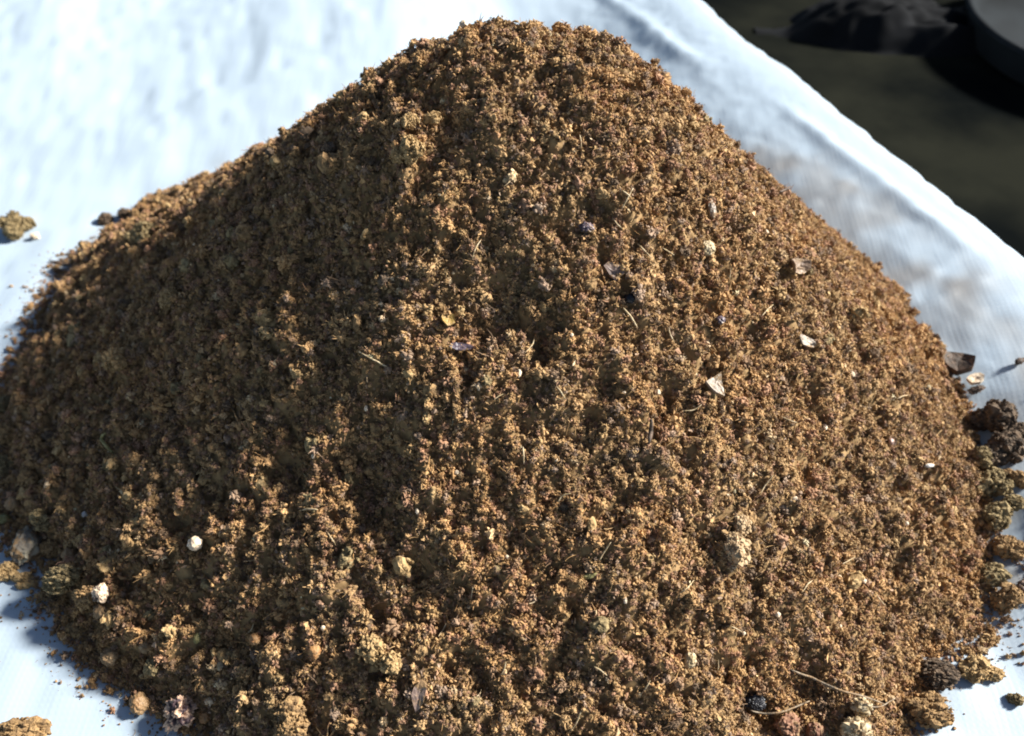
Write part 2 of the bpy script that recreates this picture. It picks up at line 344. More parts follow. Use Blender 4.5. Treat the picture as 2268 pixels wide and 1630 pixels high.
PAL = np.array([(.175, .108, .048), (.225, .145, .066), (.18, .122, .055), (.155, .088, .056), (.10, .066, .042), (.05, .037, .027), (.14, .105, .08), (.30, .225, .13), (.42, .34, .23)])
PALW = np.array([.28, .21, .13, .17, .10, .06, .06, .016, .004])
def tints(x, y, extra=0):
    n = len(x); k = rng.choice(len(PAL), n, p=PALW / PALW.sum()); c = PAL[k] * np.array([1.78, 1.69, 1.63]) * rng.uniform(.85, 1.15, (n, 1)); c = c * .74 + c.mean(0) * .26
    p = nz(x * 55, y * 55, 61)[:, None]; q = nz(x * 120, y * 120, 62)[:, None]      # reddish and olive patches, moist and dry patches
    c = c * (1 + p * np.array([.05, 0, -.06])) * (1 + .14 * q); return np.clip(c, .01, .62)

# ------------------------------------------------------------------ the heap
heap_root = obj('soil_heap', None, label='large cone of crumbly brown soil heaped on the white sheet', category='soil heap')
def build_core():
    n = 400; t = np.linspace(0, 1.0, 200); th = np.linspace(0, 2 * np.pi, n, endpoint=False)
    T, A = np.meshgrid(t, th, indexing='ij'); R = heap_R(A) * 1.02
    x = AX + T * R * np.cos(A); y = AY + T * R * np.sin(A); z = np.maximum(heap(x, y), -.002) - .0016
    v = np.stack([x.ravel(), y.ravel(), z.ravel()], 1)
    i, j = np.meshgrid(np.arange(len(t) - 1), np.arange(n), indexing='ij'); i = i.ravel(); j = j.ravel(); j2 = (j + 1) % n
    return newmesh('core', v, np.stack([i * n + j, (i + 1) * n + j, (i + 1) * n + j2, i * n + j2], 1), True)
obj('core', build_core(), M_CORE, heap_root)
def heap_points(n, tmax=1.03):
    m = int(n * 2.2); x = rng.uniform(AX - .36, AX + .36, m); y = rng.uniform(AY - .36, AY + .36, m)
    th = np.arctan2(y - AY, x - AX); t = np.hypot(x - AX, y - AY) / heap_R(th)
    # far side of the heap: fewer crumbs
    keep = (t < tmax) & ((y < AY + .16) | (rng.random(m) < .35) | (x < AX - .12))
    return x[keep][:n], y[keep][:n]
def heap_crumbs():
    sets = []
    for kind, n in (('agg', 150000), ('grain', 50000), ('flake', 50000), ('fibre', 13000)):
        x, y = heap_points(n); n = len(x); z = np.maximum(heap(x, y), 0); nn = normal_at(x, y)
        if kind == 'agg':
            r = np.clip(np.exp(rng.normal(math.log(.00095), .48, n)), .0003, .0040); idx = rng.integers(0, 12, n); lift = r * rng.uniform(-.45, .7, n)
            sz = r[:, None] * rng.uniform(.75, 1.25, (n, 3))
        elif kind == 'grain':
            r = np.clip(np.exp(rng.normal(math.log(.00042), .4, n)), .0002, .0012); idx = rng.integers(12, 17, n); lift = rng.uniform(-.0006, .0016, n)
            sz = r[:, None] * rng.uniform(.6, 1.3, (n, 3))
        elif kind == 'flake':
            r = np.clip(np.exp(rng.normal(math.log(.0008), .4, n)), .0004, .0022); idx = rng.integers(17, 23, n); lift = rng.uniform(0, .0018, n)
            sz = r[:, None] * rng.uniform(.7, 1.3, (n, 3))
        else:
            r = np.clip(np.exp(rng.normal(math.log(.0017), .4, n)), .0008, .0042); idx = rng.integers(23, 29, n); lift = rng.uniform(.0004, .002, n)
            sz = np.stack([r, r * rng.uniform(.7, 1.2, n), np.full(n, .0017)], 1); sz[:, 1:] = np.minimum(sz[:, 1:], .0022)
        c = tints(x, y)
        if kind == 'fibre': c = c * np.array([1.25, 1.2, 1.1])
        if kind == 'flake': c = c * 1.1
        rot = rng.uniform(0, 2 * np.pi, (n, 3))
        if kind == 'fibre':
            rot[:, 0] = rng.uniform(0, 6.28, n); rot[:, 1] = rng.normal(0, .35, n)
        sets.append((np.stack([x, y, z], 1) + nn * lift[:, None], idx, rot, sz, c))
    return [np.concatenate(a) for a in zip(*sets)]
scatter('crumbs', *heap_crumbs(), heap_root, kind='stuff')

# larger clods one can pick out on the slopes: parts of the heap
M_CLODS = [m_lump('clod_brown', (.13, .08, .04), (.32, .2, .09), 420, .9, .2, .35, .62, .6),
           m_lump('clod_tan', (.22, .14, .06), (.40, .27, .13), 420, .9, .2, .35, .62, .6),
           m_lump('clod_olive', (.12, .09, .045), (.27, .2, .1), 420, .9, .2, .35, .62, .6),
           m_lump('clod_dark', (.04, .03, .022), (.14, .095, .06), 420, .9, .25, .35, .62, .6)]
def clod_mesh(k, seed, mat, core=.72, stretch=(1, 1, 1)):
    v, f = aggregate(k, seed, core, .78, (.16, .34), .6); m = newmesh('clod', v * np.array(stretch), f); m.materials.append(mat); return m
CLOD_R = 0.004
CLODS = [[clod_mesh(16, 200 + 10 * i + j, M_CLODS[j]) for j in range(4)] for i in range(6)]
for row in CLODS:
    for m in row: m.transform(__import__('mathutils').Matrix.Scale(CLOD_R, 4))
def place_on_heap(o, p, n, sink, r):
    o.location = Vector(p) + Vector(n) * (r * (1 - 2 * sink))
clod_spots = []
cx, cy = heap_points(5200, .99)
vis = (cy < AY + .05) | (cx < AX - .16)
for x, y in zip(cx[vis], cy[vis]):
    left = sstep(AX + .12, AX - .2, x)
    if random.random() > .07 + .34 * left: continue
    clod_spots.append((x, y))
    if len(clod_spots) >= 285: break
for x, y in clod_spots:
    left = float(sstep(AX + .12, AX - .2, x)); r = CLOD_R * min(1.5, math.exp(random.gauss(-.45 + .32 * left, .28)))
    j = random.choices(range(4), (.36, .32, .22, .10))[0]
    o = obj('clod', CLODS[random.randrange(6)][j], None, heap_root)
    n = normal_at(np.array([x]), np.array([y]))[0]; z = float(heap(np.array([x]), np.array([y]))[0])
    place_on_heap(o, (x, y, z), n, .38, r); k = r / CLOD_R
    o.scale = (k * random.uniform(.8, 1.2), k * random.uniform(.8, 1.2), k * random.uniform(.75, 1.05))
    o.rotation_euler = [random.uniform(0, 6.28) for _ in range(3)]

# ------------------------------------------------------------------ crumbs that rolled off onto the sheet
def loose_crumbs():
    n = 26000; th = rng.uniform(0, 2 * np.pi, n)
    t = 1.0 + np.where(rng.random(n) < .90, np.abs(rng.normal(0, .034, n)), rng.exponential(.14, n))
    R = heap_R(th); x = AX + t * R * np.cos(th); y = AY + t * R * np.sin(th)
    keep = (y < AY + .12) & (rng.random(n) < np.where(t > 1.09, .22 + .25 * nz(x * 20, y * 20, 71), .55 + .45 * nz(x * 28, y * 28, 72))) & ((x < .1) | (y < .33))
    x, y, t = x[keep], y[keep], t[keep]; n = len(x); z = sheet_z(x, y)
    big = rng.random(n) < np.where(t < 1.05, .34, .05)
    r = np.where(big, np.exp(rng.normal(math.log(.0011), .45, n)), np.exp(rng.normal(math.log(.00034), .5, n))); r = np.clip(r, .00012, .0028)
    idx = np.where(big, rng.integers(0, 12, n), np.where(rng.random(n) < .6, rng.integers(12, 17, n), rng.integers(17, 29, n)))
    fib = idx >= 23; sz = r[:, None] * rng.uniform(.7, 1.2, (n, 3)); sz[fib] *= 2.2
    return np.stack([x, y, z + r * .45], 1), idx, np.where(fib[:, None], np.stack([np.zeros(n), np.zeros(n), rng.uniform(0, 6.28, n)], 1), rng.uniform(0, 6.28, (n, 3))), sz, tints(x, y) * .8
scatter('loose_crumbs', *loose_crumbs(), None, kind='stuff', label='fine brown crumbs strewn over the white sheet around the heap', category='crumbs')

# ------------------------------------------------------------------ single things
def top(px, py):
    """where the sight line meets the heap or, beside it, the sheet; and the surface normal there"""
    d = ray(px, py); ts = np.linspace(.08, .95, 2200); P = np.array([0, 0, S]) + ts[:, None] * d
    hz = heap(P[:, 0], P[:, 1]); sz = sheet_z(P[:, 0], P[:, 1]); g = np.maximum(hz, sz); k = int(np.argmax(P[:, 2] < g))
    p = P[k].copy(); p[2] = g[k]; on_heap = hz[k] > sz[k] + .001
    n = normal_at(p[:1], p[1:2], heap if on_heap else sheet_z, .004)[0]
    return p, n, float(np.linalg.norm(p - np.array([0, 0, S])))
def put(name, vf, px, py, mat, label, cat, sink=.25, size=1., smooth=None, group=None, yaw=None, upright=False, h=None):
    """vf in picture-plane pixels (x right, y away, z up) -> metres at that distance; origin at the base"""
    p, n, d = top(px, py); p = p + n * (.0011 if heap(p[0], p[1]) > .004 else 0.)   # lies on the crumbs, not under them
    v, f = vf; k = d / _f; v = np.asarray(v) * k
    hgt = v[:, 2].max() - v[:, 2].min(); v = v - np.array([0, 0, v[:, 2].min() + hgt * sink])
    smooth = (len(v) in (162, 642, 2562)) if smooth is None else smooth
    m = newmesh(name, v, f, smooth); o = obj(name, m, mat, None, label=label, category=cat)
    if group: o['group'] = group
    nn = Vector(n) if not upright else Vector((0, 0, 1)); nn = (nn + Vector((0, 0, .35))).normalized()
    xa = Vector((1, 0, 0)); ya = nn.cross(xa).normalized(); xa = ya.cross(nn)
    from mathutils import Matrix
    o.matrix_world = Matrix(((xa.x, ya.x, nn.x, p[0]), (xa.y, ya.y, nn.y, p[1]), (xa.z, ya.z, nn.z, p[2]), (0, 0, 0, 1)))
    if yaw: o.rotation_euler = (o.matrix_world.to_3x3() @ Matrix.Rotation(math.radians(yaw), 3, 'Z')).to_euler()
    return o
_seed = [900]
def blob(w, h, t=None, amp=.25, freq=1.2, yaw=0, base=None):
    """an uneven lump w x h pixels across (h along the slope), t thick"""
    _seed[0] += 1; t = t or min(w, h) * .9; base = base or (ICO5 if max(w, h) > 40 else ICO4); w, h, t = .9 * w, .9 * h, .9 * t
    v = rough(rough(rough(base[0], amp * 1.3 + .06, freq, _seed[0]), .12 + amp * .35, freq * 3.2, _seed[0] + 7), .05 + .1 * amp, freq * 11, _seed[0] + 9); v = v / np.abs(v).max(0) * np.array([w / 2, h / 2, t / 2])
    a = math.radians(yaw); c, s_ = math.cos(a), math.sin(a)
    return v @ np.array([[c, s_, 0], [-s_, c, 0], [0, 0, 1]]), base[1]
BITS = [rough(ICO1[0], .6, 1.6, j * 7) for j in range(40)]
def lumpy(w, h, t=None, k=900, yaw=0):
    """a crusty soil clod: a few broken lobes covered in crumbs"""
    _seed[0] += 1; t = t or min(w, h) * .85; parts = []; n = int(rng.integers(3, 6))
    for i in range(n):
        c = rng.normal(size=3) * np.array([.42, .42, .25]) if i else np.zeros(3); r = rng.uniform(.38, .62) if i else .72
        parts.append((rough(rough(ICO3[0], .55, 1.3, _seed[0] * 5 + i), .25, 4.5, _seed[0] + i) * r * .88 + c, ICO3[1]))
        for j in range(k // n):
            d = rng.normal(size=3); d /= np.linalg.norm(d); e = np.exp(rng.normal(math.log(.075), .5))
            v = BITS[j % 40] * e * np.array([1, rng.uniform(.4, 1), rng.uniform(.3, .9)])
            parts.append((rot_random(v) + c + d * r * rng.uniform(.78, 1.08), ICO1[1]))
    v, f = join(parts); v = v - (v.max(0) + v.min(0)) / 2
    v = v / np.abs(v).max(0) * np.array([w / 2, h / 2, t / 2]); a = math.radians(yaw); c, s_ = math.cos(a), math.sin(a)
    return v @ np.array([[c, s_, 0], [-s_, c, 0], [0, 0, 1]]), f
def plate(w, h, t=5, n=11, curl=.12, yaw=0, tri=False, seed=None):
    """a thin chip with an irregular outline, curled, with real thickness"""
    a = np.linspace(0, 2 * np.pi, n, endpoint=False) + rng.uniform(-.15, .15, n); r = rng.uniform(.78, 1.05, n)
    if tri: r = r * (.62 + .38 * np.cos(1.5 * ((a + .3) % (2 * np.pi / 3) - np.pi / 3))**2 * 1.6)
    rings = []
    for q in (1., .66, .33):
        rings.append(np.stack([q * r * np.cos(a) * w / 2, q * r * np.sin(a) * h / 2, curl * w * (q * r)**2 * np.cos(a)**2 + 1.5 * rng.normal(size=n) * .5], 1))
    up = np.concatenate(rings + [np.array([[0, 0, 0.]])]); dn = up - np.array([0, 0, t]); N = len(up); f = []
    for i in range(n):
        j = (i + 1) % n
        for q in range(2):
            A, B, C, D = q * n + i, q * n + j, (q + 1) * n + j, (q + 1) * n + i
            f += [[A, B, C], [A, C, D], [A + N, C + N, B + N], [A + N, D + N, C + N]]
        f += [[2 * n + i, 2 * n + j, 3 * n], [2 * n + j + N, 2 * n + i + N, 3 * n + N], [i, i + N, j], [j, i + N, j + N]]
    v = np.concatenate([up, dn]); al = math.radians(yaw); c, s_ = math.cos(al), math.sin(al)
    return v @ np.array([[c, s_, 0], [-s_, c, 0], [0, 0, 1]]), np.array(f)
def strand(name, pts, rad, mat, label, cat, lift=1.0, taper=.5, group=None, arch=0.):
    """a stalk or fibre laid over the surface through the given sight lines; rad in mm"""
    P = []
    for k, (px, py) in enumerate(pts):
        p, n, d = top(px, py); P.append(p + n * (rad * .001 + lift * .001))
    P = np.array(P); t = np.linspace(0, 1, len(P)); tt = np.linspace(0, 1, max(7, 3 * len(P)))
    Q = np.stack([np.interp(tt, t, P[:, i]) for i in range(3)], 1)
    for _ in range(2): Q[1:-1] = (Q[:-2] + 2 * Q[1:-1] + Q[2:]) / 4
    Q[:, 2] += arch * .001 * np.sin(tt * np.pi); Q += rng.normal(0, rad * .00012, Q.shape)
    o0 = Q.mean(0); v, f = tube(Q - o0, rad * .001 * (1 - taper * np.abs(2 * tt - 1)**2) * rng.uniform(.85, 1.15, len(tt)), 7)
    o = obj(name, newmesh(name, v, f, True), mat, None, label=label, category=cat); o.location = o0
    if group: o['group'] = group
    return o
TONE = .75
M = {
 'cream': m_lump('cream_grain', (.66, .50, .34), (.86, .72, .54), 260, .6, .3, bump=.2, dust=.08),
 'tan': m_lump('tan_pellet', (.28, .18, .095), (.42, .29, .165), 300, .75, .25, dust=0.5),
 'straw': m_lump('straw', (.40, .29, .15), (.62, .50, .32), 500, .6, .3, bump=.15, dust=0.2),
 'orange': m_lump('orange_brown', (.30, .14, .05), (.46, .25, .10), 260, .6, .35, dust=0.35),
 'nut': m_lump('brown_nut', (.32, .18, .08), (.44, .28, .14), 200, .55, .35, bump=.15, dust=0.3),
 'greylump': m_lump('grey_cream', (.22, .19, .15), (.40, .36, .26), 160, .8, .25, dust=0.4),
 'mottled': m_lump('pink_black', (.07, .04, .045), (.72, .47, .32), 190, .6, .35, .42, .49, dust=0.15),
 'shell': m_lump('cream_black', (.03, .02, .02), (.74, .55, .38), 150, .6, .35, .40, .46, dust=0.15),
 'black': m_lump('black_glossy', (.008, .009, .012), (.02, .02, .026), 200, .42, .4, bump=.1),
 'crystal': m_lump('blue_black', (.010, .011, .018), (.04, .042, .06), 420, .4, .45, .45, .62, .5),
 'violet': m_lump('violet_chip', (.08, .06, .08), (.16, .12, .14), 260, .4, .4, dust=0.4),
 'mauve': m_lump('mauve_chip', (.19, .13, .105), (.30, .215, .175), 260, .45, .4, dust=0.45),
 'greychip': m_lump('grey_chip', (.25, .20, .15), (.38, .31, .24), 260, .5, .4, dust=0.4),
 'bark': m_lump('dark_bark', (.06, .042, .03), (.15, .1, .07), 320, .7, .3),
 'leaf': m_lump('brown_leaf', (.18, .11, .065), (.30, .20, .12), 320, .5, .4, dust=0.4),
 'white': m_lump('white_grain', (.62, .58, .52), (.78, .76, .72), 240, .5, .35, bump=.12),
 'pink': m_lump('pink_grain', (.48, .30, .25), (.62, .45, .38), 240, .55, .35, bump=.12, dust=0.2),
 'yellow': m_lump('yellow_flake', (.32, .19, .045), (.42, .28, .08), 300, .55, .35, dust=0.3),
 'olive': m_lump('olive_fibre', (.22, .19, .07), (.34, .30, .13), 300, .7, .3),
 'root': m_lump('grey_root', (.16, .12, .08), (.34, .27, .19), 500, .7, .3, dust=0.4),
 'red': m_lump('red_brown', (.20, .09, .05), (.36, .19, .11), 300, .7, .3, dust=0.4),
 'pebble': m_lump('tan_pebble', (.42, .29, .16), (.58, .42, .25), 300, .85, .2, dust=.15),
 'brown': M_CLODS[0], 'tanclod': M_CLODS[1], 'oliveclod': M_CLODS[2], 'dark': M_CLODS[3],
}
# clods lying loose on the sheet
LOOSE = 'clods lying loose on the sheet'
put('soil_clod', lumpy(64, 58, 52), 40, 515, M['oliveclod'], 'round brown clod alone on the sheet by the upper left toe of heap', 'clod', .22, group=LOOSE)
put('pale_chip', blob(22, 18, 16, .3), 80, 528, M['cream'], 'small pale chip beside the round clod at the left', 'chip', .15)
put('soil_clod', lumpy(96, 78, 74), 2196, 940, M['dark'], 'large dark clod on sheet at the right toe, topmost of the right-hand clods', 'clod', .22, group=LOOSE)
put('soil_clod', lumpy(92, 70, 64), 2212, 1010, M['dark'], 'dark clod just below the large one at the right toe', 'clod', .22, group=LOOSE)
put('soil_clod', lumpy(80, 64, 54), 2192, 1080, M['oliveclod'], 'grey olive clod midway down the row at the right toe', 'clod', .22, group=LOOSE)
put('soil_clod', lumpy(90, 70, 58), 2218, 1145, M['oliveclod'], 'flaky olive clod touching the right edge of the picture', 'clod', .22, group=LOOSE)
put('soil_clod', lumpy(64, 52, 46), 2232, 1222, M['brown'], 'brown clod below the flaky olive one at the right edge', 'clod', .22, group=LOOSE)
put('soil_clod', lumpy(62, 52, 44), 2226, 1330, M['brown'], 'rounded brown clod on the sheet just off the lower right toe', 'clod', .22, group=LOOSE)
put('soil_clod', lumpy(88, 56, 50), 2166, 1490, M['tanclod'], 'oval tan clod alone on the white sheet at lower right', 'clod', .22, group=LOOSE)
put('soil_clod', lumpy(30, 28, 24), 2246, 1552, M['oliveclod'], 'small olive clod near the lower right corner', 'clod', .22, group=LOOSE)
put('soil_clod', lumpy(92, 74, 62), 2050, 1580, M['brown'], 'brown clod with shaded underside at the lower right toe', 'clod', .22, group=LOOSE)
put('soil_clod', lumpy(78, 70, 56), 2072, 1500, M['dark'], 'dark brown clod at the toe left of the oval tan one', 'clod', .22, group=LOOSE)
put('soil_clod', lumpy(120, 70, 58), 46, 1640, M['brown'], 'brown clod cut off by the bottom left corner', 'clod', .22, group=LOOSE)
put('soil_clod', lumpy(60, 50, 42), 2245, 975, M['dark'], 'small dark clod wedged right of the two large ones at right toe', 'clod', .22, group=LOOSE)
put('soil_clod', lumpy(54, 46, 40), 2250, 1065, M['brown'], 'crumbly brown clod at the right edge beside the grey olive one', 'clod', .22, group=LOOSE)
put('soil_clod', lumpy(50, 44, 38), 2165, 1020, M['oliveclod'], 'olive clod leaning on the heap left of the dark right clods', 'clod', .25, group=LOOSE)
put('soil_clod', lumpy(58, 48, 40), 2200, 1280, M['oliveclod'], 'dull olive clod on the lower right toe above the rounded brown one', 'clod', .25, group=LOOSE)
put('bark_chip', plate(70, 46, 16, 9, .2, -25), 2118, 815, M['bark'], 'dark angular bark chip on the sheet at the right toe', 'bark chip', .0, smooth=False)
put('pale_chip', plate(36, 26, 9, 9, .1, 10), 2158, 846, M['cream'], 'pale tan chip under the dark bark chip at the right', 'chip', .0, smooth=False)
put('bark_chip', blob(44, 22, 16, .3, 1.2, 15), 2160, 868, M['bark'], 'small brown bark sliver below the pale tan chip', 'bark chip', .1)
put('dark_seed', blob(34, 16, 13, .18, 1.2, 20), 2256, 806, M['bark'], 'small dark seed on the sheet at the right picture edge', 'seed', .1)
put('soil_clod', lumpy(34, 30, 26), 235, 492, M['dark'], 'small dark clod at the upper left toe against the sheet', 'clod', .22, group=LOOSE)
put('soil_clod', lumpy(48, 34, 32), 285, 486, M['dark'], 'dark clod pair member nearer the ridge at the upper left', 'clod', .22, group=LOOSE)
for i_, (px, py, w, h, mt, lb) in enumerate([
 (14, 905, 56, 46, 'oliveclod', 'olive clod at the left picture edge, highest of the left-hand toe clods'),
 (30, 965, 50, 44, 'brown', 'brown clod just below the highest olive one at left edge'),
 (12, 1040, 60, 50, 'oliveclod', 'broad olive clod at the left edge above the oval tan pellet'),
 (72, 1060, 44, 40, 'brown', 'brown clod on the left flank near the oval tan pellet'),
 (100, 1150, 50, 46, 'oliveclod', 'dull olive clod upslope of the grey oval stone'),
 (118, 1215, 44, 40, 'brown', 'small brown clod between grey stone and round tan pellet'),
 (60, 1290, 58, 34, 'tanclod', 'flat tan clod crumbling onto the sheet under the grey stone'),
 (170, 1395, 46, 30, 'brown', 'flat brown clod at the lower left toe on the sheet')]):
    put('soil_clod', lumpy(w, h, .8 * min(w, h)), px, py, M[mt], lb, 'clod', .28, group='clods along the left toe')
# pellets, nuts and stones at the left toe
put('round_pellet', blob(36, 36, 35, .05, .9), 450, 1206, M['cream'], 'cream coloured round pellet half sunk in the shaded slope', 'pellet', -.1)
put('shell_fragment', blob(40, 46, 34, .22, 1.0), 238, 1312, M['shell'], 'cream lump with black stain at the lower left toe', 'lump', .0)
put('tan_pellet', blob(36, 34, 30, .15), 236, 1352, M['tan'], 'tan pellet directly below the black stained cream lump', 'pellet', .15)
put('brown_nut', blob(42, 52, 38, .06, .9, 15), 312, 1564, M['nut'], 'smooth oval orange brown nut at the bottom left toe', 'nut', .12)
put('mottled_lump', blob(88, 98, 74, .42, 1.6, -10), 414, 1572, M['mottled'], 'pink and black mottled knobbly lump at bottom left', 'lump', .15)
put('tan_pellet', blob(30, 26, 24, .2), 458, 1590, M['orange'], 'orange stub against the right side of the mottled lump', 'pellet', .2)
put('grey_stone', blob(64, 94, 58, .12, 1.0, 5), 66, 1220, M['greylump'], 'large grey cream oval stone at the far left toe', 'stone', .15)
put('tan_pellet', blob(34, 36, 30, .1), 168, 1232, M['tan'], 'round tan pellet to the right of the grey oval stone', 'pellet', .15)
put('soil_clod', lumpy(84, 58, 52), 158, 1278, M['oliveclod'], 'olive clod under the round tan pellet at left toe', 'clod', .15)
put('tan_pellet', blob(40, 32, 28, .12), 42, 1118, M['tan'], 'oval tan pellet above the grey stone at the left edge', 'pellet', .15)
put('tan_pellet', blob(34, 26, 24, .12), 10, 1155, M['olive'], 'yellowish pellet cut by the left edge of the picture', 'pellet', .15)
put('soil_clod', lumpy(50, 44, 38), 18, 1270, M['tanclod'], 'light tan clod on the sheet below the grey stone', 'clod', .22, group=LOOSE)
put('soil_clod', lumpy(56, 50, 44), 210, 1330, M['brown'], 'brown clod left of the black stained cream lump', 'clod', .15)
put('tan_pellet', blob(40, 44, 36, .12), 255, 1450, M['tan'], 'dull tan nodule near the lower left toe above the nut', 'pellet', .2)
put('tan_pellet', blob(34, 28, 26, .14), 333, 1432, M['tan'], 'small tan nodule right of the dull tan one at lower left', 'pellet', .2)
put('tan_pellet', blob(38, 44, 32, .18), 350, 1475, M['oliveclod'], 'greyish nodule upslope of the oval nut', 'pellet', .2)
put('orange_pellet', blob(28, 30, 26, .1), 574, 1420, M['orange'], 'round orange pellet in the dark lower left slope', 'pellet', .2)
v_, f_ = blob(32, 36, 26, .1); v_ = v_ * np.array([1, 1, 1]); v_[:, 0] *= 1 + .35 * v_[:, 1] / 18
put('orange_seed', (v_, f_), 700, 1443, M['orange'], 'heart shaped orange brown seed right of the orange pellet', 'seed', .2)
put('pale_seed', blob(17, 30, 14, .08, 1., 8), 492, 1478, M['straw'], 'upright pale seed left of the two orange ones', 'seed', .2)
put('pale_seed', blob(19, 26, 16, .1, 1., -10), 437, 1410, M['olive'], 'yellowish seed on the dark slope near the lower left', 'seed', .2)
put('white_grain', blob(17, 15, 13, .18), 195, 1138, M['white'], 'small bluish white grain on the shaded left slope', 'grain', .2)
put('tan_clod', lumpy(46, 50, 40), 380, 668, M['tanclod'], 'pale tan nodule high on the dark left flank', 'clod', .2)
put('tan_clod', lumpy(56, 68, 48), 274, 806, M['tanclod'], 'tan and pinkish clod midway up the left flank', 'clod', .2)
put('tan_clod', lumpy(56, 72, 50), 605, 730, M['tanclod'], 'crusty tan clod in the dark centre left of the heap', 'clod', .2)
put('tan_clod', lumpy(76, 66, 56), 905, 342, M['tanclod'], 'big crusty tan clod high on the ridge', 'clod', .25)
put('tan_clod', lumpy(42, 38, 34), 912, 272, M['tanclod'], 'smaller tan clod just above the big one on the ridge', 'clod', .25)
put('tan_clod', lumpy(40, 34, 30), 955, 272, M['tanclod'], 'tan clod right of the smaller one on the ridge', 'clod', .25)
put('brown_clod', lumpy(74, 92, 60), 645, 1590, M['brown'], 'tall brown clod standing at the bottom left of centre', 'clod', .2)
put('brown_clod', lumpy(96, 84, 62), 850, 1440, M['tanclod'], 'large crusty clod in the lower slope left of centre', 'clod', .3)
put('tan_clod', lumpy(70, 56, 46), 330, 530, M['oliveclod'], 'broad dull clod on the upper left shoulder', 'clod', .25)
# on the sunlit front
put('long_pebble', lumpy(64, 112, 56, yaw=-4), 1620, 1195, M['pebble'], 'long tan potato shaped pebble on the lower right slope', 'pebble', .2)
put('grey_shard', plate(44, 60, 9, 9, .12, 20, True), 1577, 862, M['greychip'], 'pale grey triangular shard standing right of centre', 'shard', -.3, smooth=False)
put('black_bead', blob(34, 24, 22, .05, .9), 1394, 664, M['black'], 'glossy black bead on the sunlit upper slope', 'bead', .2)
put('grey_chip', plate(56, 44, 5, 10, .1, -25, True), 1362, 602, M['mauve'], 'flat grey brown triangular chip above the black bead', 'chip', -.1, smooth=False)
put('straw_pellet', blob(40, 42, 36, .08), 1556, 556, M['straw'], 'round straw coloured pellet high on the right slope', 'pellet', .2)
put('grey_chip', blob(20, 56, 14, .15, 1., 8), 1572, 466, M['greychip'], 'upright pale grey sliver above the straw coloured pellet', 'chip', .2)
put('leaf_scrap', plate(70, 36, 4, 12, .35, 15), 1752, 596, M['leaf'], 'curled brown leaf scrap on the upper right slope', 'leaf', -.1)
put('pale_flake', plate(50, 26, 5, 10, .15, -15), 1775, 760, M['greychip'], 'whitish tan flake on the right slope below leaf scrap', 'flake', -.2, smooth=False)
put('rice_grain', blob(26, 10, 9, .06, .9, 5), 2052, 1031, M['white'], 'white rice shaped grain near the right edge of heap', 'grain', .1)
put('pink_grain', blob(13, 18, 11, .12), 1967, 981, M['pink'], 'small pink grain left of the rice shaped one', 'grain', .15)
put('pale_lump', lumpy(72, 86, 62), 1884, 1598, M['straw'], 'pale yellow crusty lump at the bottom right', 'lump', .2)
put('red_lump', blob(66, 62, 52, .22, 1.4), 1742, 1612, M['red'], 'reddish brown lump left of the pale yellow one at bottom', 'lump', .2)
put('red_lump', blob(44, 48, 38, .2, 1.4), 1798, 1622, M['red'], 'small reddish lump squeezed between the two bottom lumps', 'lump', .2)
put('violet_flake', plate(30, 66, 6, 12, .15, -12), 930, 1536, M['mauve'], 'shiny mauve flake at the bottom left of centre', 'flake', -.2)
put('black_stone', blob(54, 46, 40, .12, 1.3), 1664, 1550, M['black'], 'blue black glittering stone in the bottom right hollow', 'stone', .2, smooth=False)
put('violet_chip', plate(56, 20, 5, 9, .1, -5), 1022, 772, M['violet'], 'dull violet chip lying flat left of centre', 'chip', -.2)
put('violet_chip', blob(44, 34, 24, .25, 1.4), 1296, 512, M['violet'], 'bluish violet lump in a dark hollow of the upper slope', 'chip', .2)
put('violet_chip', blob(24, 26, 18, .2, 1.2), 2438 * .653, 1100 * .653, M['violet'], 'small dark violet bit upslope of the grey shard', 'chip', .2)
put('orange_fleck', blob(20, 24, 14, .25), 1102, 306, M['orange'], 'orange fleck near the top of the heap', 'fleck', .15)
put('yellow_flake', plate(30, 38, 5, 8, .2, 30), 990, 716, M['yellow'], 'bright yellow ochre flake left of centre', 'flake', -.2)
put('wood_stick', blob(50, 15, 13, .12, 1., 14), 1302, 1276, M['olive'], 'short pale greenish stick on the lower middle slope', 'stick', .1)
put('purple_pebble', blob(40, 34, 30, .2, 1.3), 1930 * .653 + 1010, 2100 * .653 - 70, M['mauve'], 'mauve pebble low on the right slope', 'pebble', .25)
put('cream_grain', blob(24, 22, 18, .15), 1030, 66, M['cream'], 'cream grain on the very top left of the heap', 'grain', .1)
put('tan_nodule', blob(30, 42, 26, .14, 1., -10), 1525, 1460, M['straw'], 'pale tan nodule on the lower slope above bottom hollow', 'nodule', .2)
put('tan_nodule', blob(34, 40, 26, .2, 1.2), 1302, 1165, M['tanclod'], 'dull tan nodule in the middle of the lower slope', 'nodule', .2)
